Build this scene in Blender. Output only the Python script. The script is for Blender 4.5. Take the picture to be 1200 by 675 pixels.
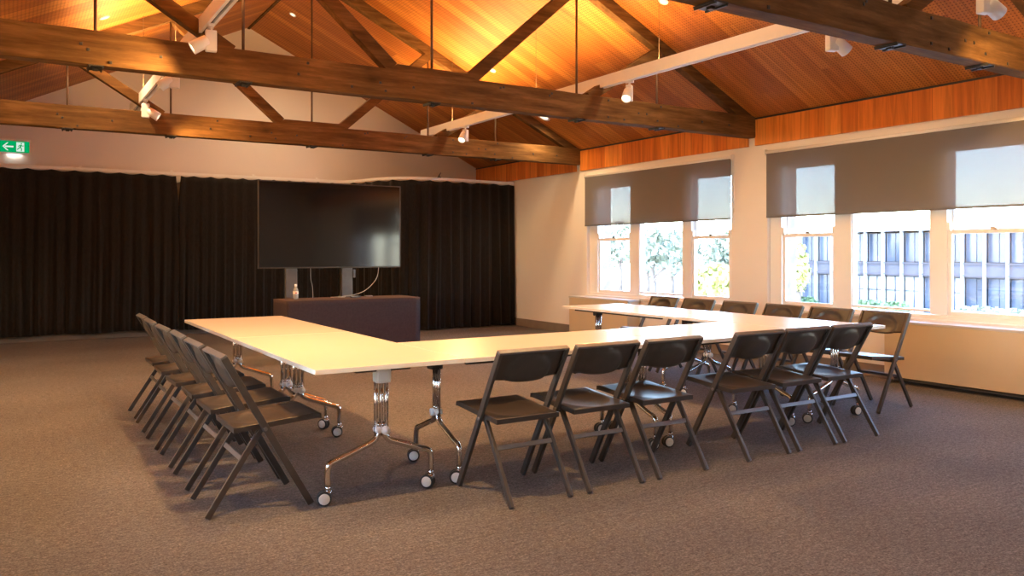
import bpy, bmesh, math, random
from mathutils import Vector, Matrix
random.seed(7)
for o in list(bpy.data.objects): bpy.data.objects.remove(o)
SC = bpy.context.scene
COL = SC.collection
PI = math.pi
R = math.radians

# ------------------------------------------------------------------ camera
CAM_H = 1.326
cam = bpy.data.cameras.new('camera'); cam_o = bpy.data.objects.new('camera', cam); COL.objects.link(cam_o)
cam_o.location = (0, 0, CAM_H); cam_o.rotation_euler = (R(90), 0, R(-31.9))
cam.sensor_width = 36; cam.lens = 943/1200*36; cam.shift_y = -41.2/1200
cam.clip_start = 0.05; cam.clip_end = 500
SC.camera = cam_o
# ------------------------------------------------------------------ view, sky, sun
SC.view_settings.view_transform = 'Standard'; SC.view_settings.look = 'None'
SC.view_settings.gamma = 1; SC.view_settings.use_curve_mapping = False
SC.view_settings.exposure = 0.0
world = bpy.data.worlds.new('sky'); SC.world = world; world.use_nodes = True
wn = world.node_tree; wn.nodes.clear()
wo = wn.nodes.new('ShaderNodeOutputWorld'); bg = wn.nodes.new('ShaderNodeBackground'); sky = wn.nodes.new('ShaderNodeTexSky')
sky.sky_type = 'NISHITA'; sky.sun_disc = False; sky.sun_elevation = R(48); sky.sun_rotation = R(-90)
sky.air_density = 1.0; sky.dust_density = .4; sky.ozone_density = 4
bg.inputs['Strength'].default_value = 3.1
wn.links.new(sky.outputs[0], bg.inputs[0]); wn.links.new(bg.outputs[0], wo.inputs[0])
sun = bpy.data.lights.new('sun', 'SUN'); sun.energy = 6.5; sun.angle = R(0.5); sun.color = (1, .95, .86)
sun_o = bpy.data.objects.new('sun', sun); COL.objects.link(sun_o)
sun_o.location = (-10, 0, 20); sun_o.rotation_euler = Vector((0.72, 0.22, -0.78)).to_track_quat('-Z', 'Y').to_euler()
WARM = (1.0, .565, .20)      # tungsten lamps of the room
SOFT = (1.0, .70, .38)      # the milder recessed downlights and the added fill lights
SPOT_W = 270; UP_W = 150; DOWN_W = 125

# ------------------------------------------------------------------ material helpers
def mat(name, rgb=(.5,.5,.5), rough=.5, metal=0, spec=None):
    m = bpy.data.materials.new(name); m.use_nodes = True
    b = m.node_tree.nodes['Principled BSDF']
    b.inputs['Base Color'].default_value = (*rgb, 1); b.inputs['Roughness'].default_value = rough
    b.inputs['Metallic'].default_value = metal
    if spec is not None: b.inputs['Specular IOR Level'].default_value = spec
    return m
class NT:
    def __init__(s, m): s.t = m.node_tree; s.n = s.t.nodes; s.l = s.t.links; s.b = s.n.get('Principled BSDF')
    def new(s, kind, **kw):
        n = s.n.new('ShaderNode'+kind)
        for k, v in kw.items():
            if k in n.inputs: n.inputs[k].default_value = v
            else: setattr(n, k, v)
        return n
    def link(s, a, b): s.l.new(a, b)
    def coord(s, scale=(1,1,1), rot=(0,0,0)):
        tc = s.new('TexCoord'); mp = s.new('Mapping'); mp.inputs['Scale'].default_value = scale; mp.inputs['Rotation'].default_value = rot
        s.link(tc.outputs['Object'], mp.inputs['Vector']); return mp.outputs[0]
    def ramp(s, fac, stops):
        r = s.new('ValToRGB'); e = r.color_ramp.elements
        while len(e) > 1: e.remove(e[-1])
        e[0].position = stops[0][0]; e[0].color = (*stops[0][1], 1)
        for p, c in stops[1:]:
            x = e.new(p); x.color = (*c, 1)
        s.link(fac, r.inputs[0]); return r.outputs[0]
    def math(s, op, a, b=None):
        n = s.new('Math'); n.operation = op
        for i, v in enumerate((a, b)):
            if v is None: continue
            if hasattr(v, 'links'): s.link(v, n.inputs[i])
            else: n.inputs[i].default_value = v
        return n.outputs[0]
    def mul(s, a, b, fac=1):
        n = s.new('MixRGB'); n.blend_type = 'MULTIPLY'; n.inputs[0].default_value = fac
        s.link(a, n.inputs[1]); s.link(b, n.inputs[2]); return n.outputs[0]
    def bump(s, h, strength=.3, dist=.01):
        n = s.new('Bump'); n.inputs['Strength'].default_value = strength; n.inputs['Distance'].default_value = dist
        s.link(h, n.inputs['Height']); s.link(n.outputs[0], s.b.inputs['Normal'])

def noise_mat(name, c1, c2, scale=8, rough=.5, metal=0, bump=0, stretch=(1,1,1), spec=None, detail=4):
    m = mat(name, c1, rough, metal, spec); t = NT(m)
    n = t.new('TexNoise'); n.inputs['Scale'].default_value = scale; n.inputs['Detail'].default_value = detail
    t.link(t.coord(stretch), n.inputs['Vector'])
    t.link(t.ramp(n.outputs[0], [(.3, c1), (.7, c2)]), t.b.inputs['Base Color'])
    if bump: t.bump(n.outputs[0], bump)
    return m

# carpet: short loop pile in brown grey with a heather fleck
M = {}
m = mat('carpet', (.2,.15,.12), .95, spec=.1); t = NT(m)
co = t.coord()
n1 = t.new('TexNoise'); n1.inputs['Scale'].default_value = 1.1; n1.inputs['Detail'].default_value = 5; t.link(co, n1.inputs['Vector'])
n2 = t.new('TexNoise'); n2.inputs['Scale'].default_value = 85; n2.inputs['Detail'].default_value = 6; n2.inputs['Roughness'].default_value = .8; t.link(co, n2.inputs['Vector'])
n3 = t.new('TexNoise'); n3.inputs['Scale'].default_value = 22; n3.inputs['Detail'].default_value = 5; n3.inputs['Roughness'].default_value = .75; t.link(t.coord((1,1.8,1)), n3.inputs['Vector'])
a = t.ramp(n1.outputs[0], [(.3, (.122,.111,.112)), (.7, (.150,.137,.138))])
b_ = t.ramp(n2.outputs[0], [(.35, (.45,.45,.45)), (.5, (.95,.95,.95)), (.66, (1.75,1.72,1.7))])
c_ = t.ramp(n3.outputs[0], [(.35, (.72,.72,.72)), (.65, (1.28,1.28,1.28))])
t.link(t.mul(t.mul(a, b_), c_), t.b.inputs['Base Color']); t.bump(n2.outputs[0], .5, .004)
M['carpet'] = m

def board_mat(name, along, across, w, seg, cols, rough=.45, holes=False, seam=.05):
    """boards: 'across' is the axis letter counting the boards, 'along' the axis the grain runs on"""
    m = mat(name, cols[1], rough); t = NT(m)
    tc = t.new('TexCoord'); sp = t.new('SeparateXYZ'); t.link(tc.outputs['Object'], sp.inputs[0])
    A = sp.outputs[across]; L = sp.outputs[along]
    q = t.math('DIVIDE', A, w); fl = t.math('FLOOR', q)
    w1 = t.new('TexWhiteNoise'); w1.noise_dimensions = '1D'; t.link(fl, w1.inputs['W'])
    off = t.math('MULTIPLY', w1.outputs[0], seg); sl = t.math('FLOOR', t.math('DIVIDE', t.math('ADD', L, off), seg))
    cb = t.new('CombineXYZ'); t.link(fl, cb.inputs[0]); t.link(sl, cb.inputs[1])
    w2 = t.new('TexWhiteNoise'); w2.noise_dimensions = '2D'; t.link(cb.outputs[0], w2.inputs['Vector'])
    base = t.ramp(w2.outputs[0], [(0, cols[0]), (.5, cols[1]), (1, cols[2])])
    # grain
    mp = t.new('CombineXYZ'); t.link(t.math('MULTIPLY', A, 16), mp.inputs[0]); t.link(t.math('ADD', t.math('MULTIPLY', L, .9), t.math('MULTIPLY', w2.outputs[0], 30)), mp.inputs[1])
    g = t.new('TexNoise'); g.inputs['Scale'].default_value = 1.0; g.inputs['Detail'].default_value = 7; g.inputs['Roughness'].default_value = .62; g.inputs['Distortion'].default_value = .8
    t.link(mp.outputs[0], g.inputs['Vector'])
    gr = t.ramp(g.outputs[0], [(.3, (.66,.62,.58)), (.55, (1,1,1)), (.75, (1.18,1.14,1.08))])
    c = t.mul(base, gr)
    fr = t.math('FRACT', q)
    ed = t.math('LESS_THAN', fr, seam)
    sr = t.ramp(ed, [(0, (1,1,1)), (1, (.62,.56,.5))]); c = t.mul(c, sr)
    if holes:   # rows of small acoustic perforations drilled through the boards
        px = t.math('FRACT', t.math('DIVIDE', A, .032)); py = t.math('FRACT', t.math('DIVIDE', L, .032))
        dx = t.math('SUBTRACT', px, .5); dy = t.math('SUBTRACT', py, .5)
        d2 = t.math('ADD', t.math('MULTIPLY', dx, dx), t.math('MULTIPLY', dy, dy))
        ho = t.math('LESS_THAN', d2, .05)
        c = t.mul(c, t.ramp(ho, [(0, (1,1,1)), (1, (.45,.38,.34))]))
    t.link(c, t.b.inputs['Base Color']); t.b.inputs['Specular IOR Level'].default_value = .28
    return m
M['ceiling_boards'] = board_mat('ceiling_boards', 0, 1, .19, 2.6, [(.40,.130,.026), (.50,.180,.036), (.62,.255,.052)], .5, holes=True, seam=.03)
M['band_boards'] = board_mat('band_boards', 2, 1, .21, 9, [(.58,.150,.020), (.70,.205,.028), (.80,.285,.05)], .4, seam=.02)

# old sawn truss timber
m = mat('old_timber', (.1,.05,.02), .8, spec=.2); t = NT(m)
n = t.new('TexNoise'); n.inputs['Scale'].default_value = 3.2; n.inputs['Detail'].default_value = 9; n.inputs['Roughness'].default_value = .68; t.link(t.coord((.5,4,5)), n.inputs['Vector'])
n2 = t.new('TexNoise'); n2.inputs['Scale'].default_value = 1.3; n2.inputs['Detail'].default_value = 3; t.link(t.coord(), n2.inputs['Vector'])
v = t.new('TexVoronoi'); v.inputs['Scale'].default_value = 1.7; t.link(t.coord((1,2.2,2.2)), v.inputs['Vector'])
c = t.ramp(n.outputs[0], [(.3, (.066,.031,.009)), (.5, (.135,.068,.021)), (.72, (.24,.13,.045))])
c = t.mul(c, t.ramp(n2.outputs[0], [(.3, (.62,.6,.58)), (.7, (1.2,1.16,1.1))]))
c = t.mul(c, t.ramp(v.outputs['Distance'], [(.0, (.25,.22,.2)), (.09, (.75,.74,.72)), (.2, (1,1,1))]))
t.link(c, t.b.inputs['Base Color']); t.bump(n.outputs[0], .35, .006)
M['timber'] = m
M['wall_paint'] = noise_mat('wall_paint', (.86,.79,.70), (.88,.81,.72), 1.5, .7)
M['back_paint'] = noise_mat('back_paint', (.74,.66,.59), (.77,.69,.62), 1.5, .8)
M['trim_paint'] = noise_mat('trim_paint', (.90,.85,.78), (.92,.87,.80), 2, .4)
M['rail_paint'] = noise_mat('rail_paint', (.86,.82,.77), (.90,.86,.81), 3, .4)
M['skirting'] = noise_mat('skirting', (.20,.165,.135), (.23,.19,.155), 6, .6)
M['laminate'] = noise_mat('table_laminate', (.74,.65,.55), (.76,.67,.57), 2, .26, spec=.5)
M['edge_band'] = noise_mat('edge_band', (.88,.82,.72), (.9,.84,.74), 3, .4)
M['chair_plastic'] = noise_mat('chair_plastic', (.040,.030,.024), (.050,.038,.031), 30, .33)
M['chair_metal'] = noise_mat('chair_metal', (.064,.053,.045), (.080,.066,.056), 20, .34, metal=.25)
M['chair_bar'] = noise_mat('chair_bar', (.16,.15,.15), (.19,.18,.18), 20, .35, metal=.5)
M['chrome'] = noise_mat('chrome', (.72,.70,.68), (.78,.76,.74), 10, .10, metal=1)
M['dark_steel'] = noise_mat('dark_steel', (.035,.033,.032), (.05,.047,.045), 12, .45, metal=.5)
M['rod_steel'] = noise_mat('rod_steel', (.10,.058,.034), (.14,.085,.052), 12, .5, metal=.3)
M['cream_plastic'] = noise_mat('cream_plastic', (.74,.69,.60), (.78,.73,.64), 12, .4)
M['white_plastic'] = noise_mat('white_plastic', (.90,.88,.84), (.92,.90,.86), 12, .35)
M['black_rubber'] = noise_mat('black_rubber', (.02,.02,.02), (.03,.03,.03), 20, .6)
M['convector_paint'] = noise_mat('convector_paint', (.60,.475,.30), (.66,.525,.345), 1.2, .5)
M['convector_top'] = noise_mat('convector_top', (.60,.56,.5), (.64,.6,.54), 2, .35)
M['brick'] = noise_mat('brick', (.34,.25,.20), (.48,.36,.29), 9, .85)
M['tv_body'] = noise_mat('tv_body', (.02,.02,.022), (.028,.028,.03), 15, .35)
M['tv_metal'] = noise_mat('tv_metal', (.13,.12,.12), (.17,.16,.155), 6, .4, metal=.3)
M['tv_trim'] = noise_mat('tv_trim', (.06,.05,.04), (.075,.06,.05), 6, .35, metal=.5)
M['screen'] = noise_mat('screen', (.006,.006,.008), (.008,.008,.010), 2, .09, spec=.6)
M['stretch_cloth'] = noise_mat('stretch_cloth', (.055,.038,.042), (.068,.048,.052), 40, .8, spec=.2)
m = mat('curtain_wool', (.012,.010,.010), .9, spec=.15); t = NT(m)
n = t.new('TexNoise'); n.inputs['Scale'].default_value = 60; t.link(t.coord((1,1,.3)), n.inputs['Vector'])
t.link(t.ramp(n.outputs[0], [(.3, (.010,.0080,.0068)), (.7, (.017,.0135,.0115))]), t.b.inputs['Base Color'])
t.b.inputs['Sheen Weight'].default_value = .12; t.b.inputs['Sheen Roughness'].default_value = .5
M['curtain'] = m
# glass: mostly see-through with a thin reflection
m = bpy.data.materials.new('window_glass'); m.use_nodes = True; nt = m.node_tree; nt.nodes.clear()
out = nt.nodes.new('ShaderNodeOutputMaterial'); mx = nt.nodes.new('ShaderNodeMixShader'); tr = nt.nodes.new('ShaderNodeBsdfTransparent'); gl = nt.nodes.new('ShaderNodeBsdfGlossy')
gl.inputs['Roughness'].default_value = .02; tr.inputs[0].default_value = (.97,.98,.98,1); mx.inputs[0].default_value = .05
nt.links.new(tr.outputs[0], mx.inputs[1]); nt.links.new(gl.outputs[0], mx.inputs[2]); nt.links.new(mx.outputs[0], out.inputs[0])
M['glass'] = m
# screen-weave blind: fine open mesh lets part of the view through
m = bpy.data.materials.new('blind_fabric'); m.use_nodes = True; nt = m.node_tree; nt.nodes.clear()
out = nt.nodes.new('ShaderNodeOutputMaterial'); mx = nt.nodes.new('ShaderNodeMixShader'); tr = nt.nodes.new('ShaderNodeBsdfTransparent')
df = nt.nodes.new('ShaderNodeBsdfDiffuse'); tl = nt.nodes.new('ShaderNodeBsdfTranslucent'); m2 = nt.nodes.new('ShaderNodeMixShader')
nz = nt.nodes.new('ShaderNodeTexNoise'); nz.inputs['Scale'].default_value = 2.0; tcn = nt.nodes.new('ShaderNodeTexCoord'); rp = nt.nodes.new('ShaderNodeValToRGB')
rp.color_ramp.elements[0].color = (.30,.26,.225,1); rp.color_ramp.elements[1].color = (.33,.285,.25,1)
nt.links.new(tcn.outputs['Object'], nz.inputs['Vector']); nt.links.new(nz.outputs[0], rp.inputs[0]); nt.links.new(rp.outputs[0], df.inputs[0])
tl.inputs[0].default_value = (.16,.14,.125,1); tr.inputs[0].default_value = (1,1,1,1)
m2.inputs[0].default_value = .35; mx.inputs[0].default_value = .81
nt.links.new(df.outputs[0], m2.inputs[1]); nt.links.new(tl.outputs[0], m2.inputs[2])
nt.links.new(tr.outputs[0], mx.inputs[1]); nt.links.new(m2.outputs[0], mx.inputs[2]); nt.links.new(mx.outputs[0], out.inputs[0])
M['blind'] = m
def emit(name, rgb, k):
    m = bpy.data.materials.new(name); m.use_nodes = True; nt = m.node_tree; nt.nodes.clear()
    o = nt.nodes.new('ShaderNodeOutputMaterial'); e = nt.nodes.new('ShaderNodeEmission')
    e.inputs[0].default_value = (*rgb, 1); e.inputs[1].default_value = k; nt.links.new(e.outputs[0], o.inputs[0]); return m
M['lamp_face'] = emit('lamp_face', (1, .80, .50), 9)
M['downlight_face'] = emit('downlight_face', (1, .85, .62), 1.6)
M['exit_green'] = emit('exit_green', (.0, .44, .13), .85)
M['exit_white'] = emit('exit_white', (.78, .95, .84), .85)
M['diffuser'] = emit('diffuser', (1, .93, .84), .45)
M['office_glass'] = noise_mat('office_glass', (.02,.03,.05), (.07,.09,.13), .5, .2)
M['office_panel'] = noise_mat('office_panel', (.045,.045,.06), (.07,.068,.085), .8, .6)
M['office_white'] = noise_mat('office_white', (.40,.40,.42), (.45,.45,.47), 1, .5)
M['pale_window'] = noise_mat('pale_blinds', (.22,.22,.21), (.32,.32,.30), .7, .6)  # plain pale tone for some ground-floor office windows
M['leaf_a'] = noise_mat('leaf_olive', (.22,.24,.16), (.40,.40,.29), 1.2, .7)
M['leaf_b'] = noise_mat('leaf_yellow', (.45,.46,.12), (.62,.58,.26), 1.2, .7)
M['leaf_c'] = noise_mat('leaf_hedge', (.08,.14,.06), (.16,.22,.10), 1.2, .7)
M['bark'] = noise_mat('bark', (.16,.12,.09), (.24,.18,.14), 3, .9)
M['concrete'] = noise_mat('pale_concrete', (.66,.64,.60), (.74,.72,.69), .4, .8)
M['grass'] = noise_mat('grass', (.12,.18,.06), (.2,.26,.1), .6, .9)
m = mat('bottle_plastic', (.8,.85,.88), .12); NT(m).b.inputs['Transmission Weight'].default_value = .6
t = NT(m); n = t.new('TexNoise'); n.inputs['Scale'].default_value = 9; t.link(t.ramp(n.outputs[0], [(0, (.75,.8,.82)), (1, (.88,.92,.93))]), t.b.inputs['Base Color'])
M['bottle'] = m
M['red_label'] = noise_mat('red_label', (.55,.08,.05), (.6,.1,.07), 8, .5)
M['grey_cable'] = noise_mat('grey_cable', (.30,.28,.26), (.36,.34,.31), 8, .5)

# ------------------------------------------------------------------ mesh helpers
def bx(bm, c, s, rot=None, bev=0):
    """box: centre c, full size s, optional 3x3 rotation, bevel"""
    g = bmesh.ops.create_cube(bm, size=1)['verts']
    mt = Matrix.Diagonal((*s, 1))
    if rot is not None: mt = rot.to_4x4() @ mt
    mt = Matrix.Translation(c) @ mt
    bmesh.ops.transform(bm, matrix=mt, verts=g)
    if bev:
        es = list({e for v in g for e in v.link_edges})
        bmesh.ops.bevel(bm, geom=es, offset=bev, segments=2, affect='EDGES', profile=.6)
def bxr(bm, lo, hi, bev=0):
    bx(bm, [(a+b)/2 for a, b in zip(lo, hi)], [abs(b-a) for a, b in zip(lo, hi)], None, bev)
def bar(bm, p, q, w, h, up=(0,0,1), bev=0, ext=0):
    """rectangular bar from p to q, w across, h along 'up'"""
    p = Vector(p); q = Vector(q); d = (q-p); L = d.length+2*ext; d.normalize()
    up = Vector(up); sx = d.cross(up).normalized(); u = sx.cross(d).normalized()
    bx(bm, (p+q)/2, (w, L, h), Matrix((sx, d, u)).transposed(), bev)
def tube(bm, pts, r, n=10, cap=True):
    pts = [Vector(p) for p in pts]; rings = []
    prev = None
    for i, p in enumerate(pts):
        d = (pts[min(i+1, len(pts)-1)] - pts[max(i-1, 0)]).normalized()
        if prev is None:
            a = d.orthogonal().normalized()
        else:
            a = (prev - d*prev.dot(d)).normalized()
        prev = a; b = d.cross(a)
        rr = r[i] if isinstance(r, (list, tuple)) else r
        rings.append([bm.verts.new(p + a*math.cos(2*PI*k/n)*rr + b*math.sin(2*PI*k/n)*rr) for k in range(n)])
    for A, B in zip(rings, rings[1:]):
        for k in range(n):
            f = bm.faces.new((A[k], A[(k+1)%n], B[(k+1)%n], B[k])); f.smooth = True
    if cap:
        bm.faces.new(rings[0][::-1]); bm.faces.new(rings[-1])
def cyl(bm, p, q, r, n=20): tube(bm, [p, q], r, n)
def lathe(bm, prof, c=(0,0,0), n=20, axis='z'):
    rings = []
    for r, z in prof:
        ring = []
        for k in range(n):
            a = 2*PI*k/n
            v = (r*math.cos(a), r*math.sin(a), z)
            if axis == 'x': v = (z, r*math.cos(a), r*math.sin(a))
            if axis == 'y': v = (r*math.cos(a), z, r*math.sin(a))
            ring.append(bm.verts.new(Vector(c)+Vector(v)))
        rings.append(ring)
    for A, B in zip(rings, rings[1:]):
        for k in range(n):
            f = bm.faces.new((A[k], A[(k+1)%n], B[(k+1)%n], B[k])); f.smooth = True
    bm.faces.new(rings[0][::-1]); bm.faces.new(rings[-1])
def prism(bm, poly, z0, z1):
    """extrude an xy polygon from z0 to z1"""
    a = [bm.verts.new((x, y, z0)) for x, y in poly]; b = [bm.verts.new((x, y, z1)) for x, y in poly]
    bm.faces.new(a[::-1]); bm.faces.new(b)
    for i in range(len(poly)):
        j = (i+1) % len(poly); bm.faces.new((a[i], a[j], b[j], b[i]))
def smooth_curve(pts, n=8):
    """Catmull-Rom through points"""
    pts = [Vector(p) for p in pts]; P = [pts[0]*2-pts[1]] + pts + [pts[-1]*2-pts[-2]]; o = []
    for i in range(1, len(P)-2):
        a, b, c, d = P[i-1:i+3]
        for k in range(n):
            t = k/n
            o.append(.5*((2*b)+(c-a)*t+(2*a-5*b+4*c-d)*t*t+(3*b-a-3*c+d)*t**3))
    o.append(pts[-1]); return o
def obj(name, bm, m, parent=None, kind=None, label=None):
    bmesh.ops.recalc_face_normals(bm, faces=bm.faces)
    me = bpy.data.meshes.new(name); bm.to_mesh(me); bm.free()
    me.materials.append(M[m] if isinstance(m, str) else m)
    o = bpy.data.objects.new(name, me); COL.objects.link(o)
    if parent is not None: o.parent = parent
    if kind: o['kind'] = kind
    if label: o['label'] = label
    return o
def box_obj(name, lo, hi, m, parent=None, kind=None, bev=0, label=None):
    bm = bmesh.new(); bxr(bm, lo, hi, bev); return obj(name, bm, m, parent, kind, label)
def thing(name, label, cat, loc=(0,0,0), rz=0, group=None):
    o = bpy.data.objects.new(name, None); COL.objects.link(o); o.empty_display_size = .1
    o.location = loc; o.rotation_euler = (0, 0, rz); tag(o, label, cat, group); return o
def tag(o, label, cat, group=None):
    o['label'] = label; o['category'] = cat
    if group: o['group'] = group
    return o
def dup(root, loc, rz, label):
    r = root.copy(); COL.objects.link(r); r.location = loc; r.rotation_euler = (0, 0, rz); r['label'] = label
    def rec(src, dst):
        for ch in list(src.children):
            c = ch.copy(); COL.objects.link(c); c.parent = dst; rec(ch, c)
    rec(root, r); return r
def lamp(name, kind, loc, energy, parent, color=WARM, **kw):
    l = bpy.data.lights.new(name, kind); l.energy = energy; l.color = color
    for k, v in kw.items(): setattr(l, k, v)
    o = bpy.data.objects.new(name, l); COL.objects.link(o); o.parent = parent; o.location = loc; return o

# ------------------------------------------------------------------ room dimensions
XL, XR = -1.03, 7.87; YF, YB = -3.6, 13.95; ZE = 2.99; SL = .485; XM = 3.42; ZR = ZE+(XR-XM)*SL
XG = 7.97            # window frame plane
TR = [10.57, 6.95, 3.33, -.29]      # roof truss planes
box_obj('floor', (XL-.2, YF-.2, -.12), (XR+.0, YB+.2, 0), 'carpet', kind='structure')
def slope(name, x0, x1):
    bm = bmesh.new()
    z0 = ZR-abs(x0-XM)*SL; z1 = ZR-abs(x1-XM)*SL
    prof = [(x0, z0), (x1, z1), (x1, z1+.16), (x0, z0+.16)]
    a = [bm.verts.new((x, YF-.2, z)) for x, z in prof]; b = [bm.verts.new((x, YB+.2, z)) for x, z in prof]
    bm.faces.new(a); bm.faces.new(b[::-1])
    for i in range(4): bm.faces.new((a[i], b[i], b[(i+1)%4], a[(i+1)%4]))
    return bm
bm = slope('c', XL-.25, XM)
b2 = slope('c', XM, XR+.45)
me_t = bpy.data.meshes.new('t'); b2.to_mesh(me_t); b2.free(); bm.from_mesh(me_t); bpy.data.meshes.remove(me_t)
obj('ceiling', bm, 'ceiling_boards', kind='structure')
def gable(y0, y1):
    bm = bmesh.new(); prof = [(XL-.2, -.1), (XR+.1, -.1), (XR+.1, ZR-(XR+.1-XM)*SL+.02), (XM, ZR+.02), (XL-.2, ZR-(XM-XL+.2)*SL+.02)]
    a = [bm.verts.new((x, y0, z)) for x, z in prof]; b = [bm.verts.new((x, y1, z)) for x, z in prof]
    bm.faces.new(a); bm.faces.new(b[::-1])
    for i in range(5): bm.faces.new((a[i], b[i], b[(i+1)%5], a[(i+1)%5]))
    return bm
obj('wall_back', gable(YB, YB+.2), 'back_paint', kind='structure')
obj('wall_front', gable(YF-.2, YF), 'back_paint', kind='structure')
bm = bmesh.new()
LB = [(5.4, 3.56), (2.2, .6)]      # unseen windows added in the left wall for neutral side daylight
ys = [YB, 5.4, 3.56, 2.2, .6, YF]
for i in range(0, 6, 2): bxr(bm, (XL-.2, ys[i+1], 0), (XL, ys[i], ZE+.02))
for a, b in LB: bxr(bm, (XL-.2, b, 0), (XL, a, .655)); bxr(bm, (XL-.2, b, 2.54), (XL, a, ZE+.02))
obj('wall_left', bm, 'wall_paint', kind='structure')
for k, (a, b) in enumerate(LB):
    w = bpy.data.objects.new('window_%d' % (4+k), None); COL.objects.link(w); w['kind'] = 'structure'; w.location = (XL-.1, (a+b)/2, .655)
    bm = bmesh.new(); L = a-b
    for q in (-L/2+.04, -L/6, L/6, L/2-.04): bxr(bm, (-.04, q-.04, 0), (.04, q+.04, 1.885))
    bxr(bm, (-.04, -L/2, 0), (.04, L/2, .08)); bxr(bm, (-.04, -L/2, 1.8), (.04, L/2, 1.885)); bxr(bm, (-.03, -L/2, .86), (.03, L/2, .91)); obj('window_frame', bm, 'trim_paint', w)
    bm = bmesh.new(); bxr(bm, (-.003, -L/2+.03, .05), (.003, L/2-.03, 1.84)); obj('pane', bm, 'glass', w)
box_obj('trim_50', (XL-3.2, -.6, 2.62), (XL-.2, 7.3, 2.74), 'trim_paint', kind='structure')      # unseen slab added to keep the sun out of the left windows

# window openings on the right wall: (far Y, near Y)
BAYS = [(10.36, 7.30), (6.72, 3.56), (3.08, -.06)]
SILL, HEAD = .655, 2.54
bm = bmesh.new()
def wall_pieces(bm, x0, x1, gro):
    ys = [YB]
    for a, b in BAYS: ys += [a-gro, b+gro]
    ys.append(YF)
    for i in range(0, len(ys), 2): bxr(bm, (x0, ys[i+1], 0), (x1, ys[i], ZE+.04))
    for a, b in BAYS:
        bxr(bm, (x0, b+gro, 0), (x1, a-gro, SILL+gro*.3)); bxr(bm, (x0, b+gro, HEAD-gro), (x1, a-gro, ZE+.04))
wall_pieces(bm, XR, XG+.03, 0)
obj('wall_right', bm, 'wall_paint', kind='structure')
bm = bmesh.new(); wall_pieces(bm, XG+.075, XG+.30, .11); obj('wall_outer', bm, 'brick', kind='structure')
# small posts of the wall below the truss ends, and timber bands between the trusses
n = 0
bnd = [YB] + TR + [YF]
for i in range(len(bnd)-1):
    a = bnd[i]-(.06 if i else 0.0); b = bnd[i+1]+(.06 if i < len(bnd)-2 else 0.0)
    n += 1
    box_obj('trim_%d' % n, (XR-.03, b, 2.655), (XR, a, ZE+.012), 'band_boards', kind='structure')
    box_obj('trim_%d' % (n+20), (XL, b, 2.655), (XL+.03, a, ZE+.012), 'band_boards', kind='structure')
box_obj('trim_30', (XR-.036, YF, ZE-.012), (XR-.012, YB, ZE+.01), 'dark_steel', kind='structure')
box_obj('trim_31', (XM+0.0-.02, YF, ZR-.03), (XM+.02, YB, ZR-.008), 'timber', kind='structure')
bm = bmesh.new(); bxr(bm, (XR-.016, BAYS[0][0]+.0, 0), (XR, YB, .135), .004); bxr(bm, (XR-.016, YF, 0), (XR, BAYS[0][0], .135), .004)
obj('baseboard_right', bm, 'skirting', kind='structure')
box_obj('baseboard_back', (XL, YB-.016, 0), (XR, YB, .135), 'skirting', kind='structure', bev=.004)
box_obj('baseboard_left', (XL, YF, 0), (XL+.016, YB, .135), 'skirting', kind='structure', bev=.004)

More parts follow.
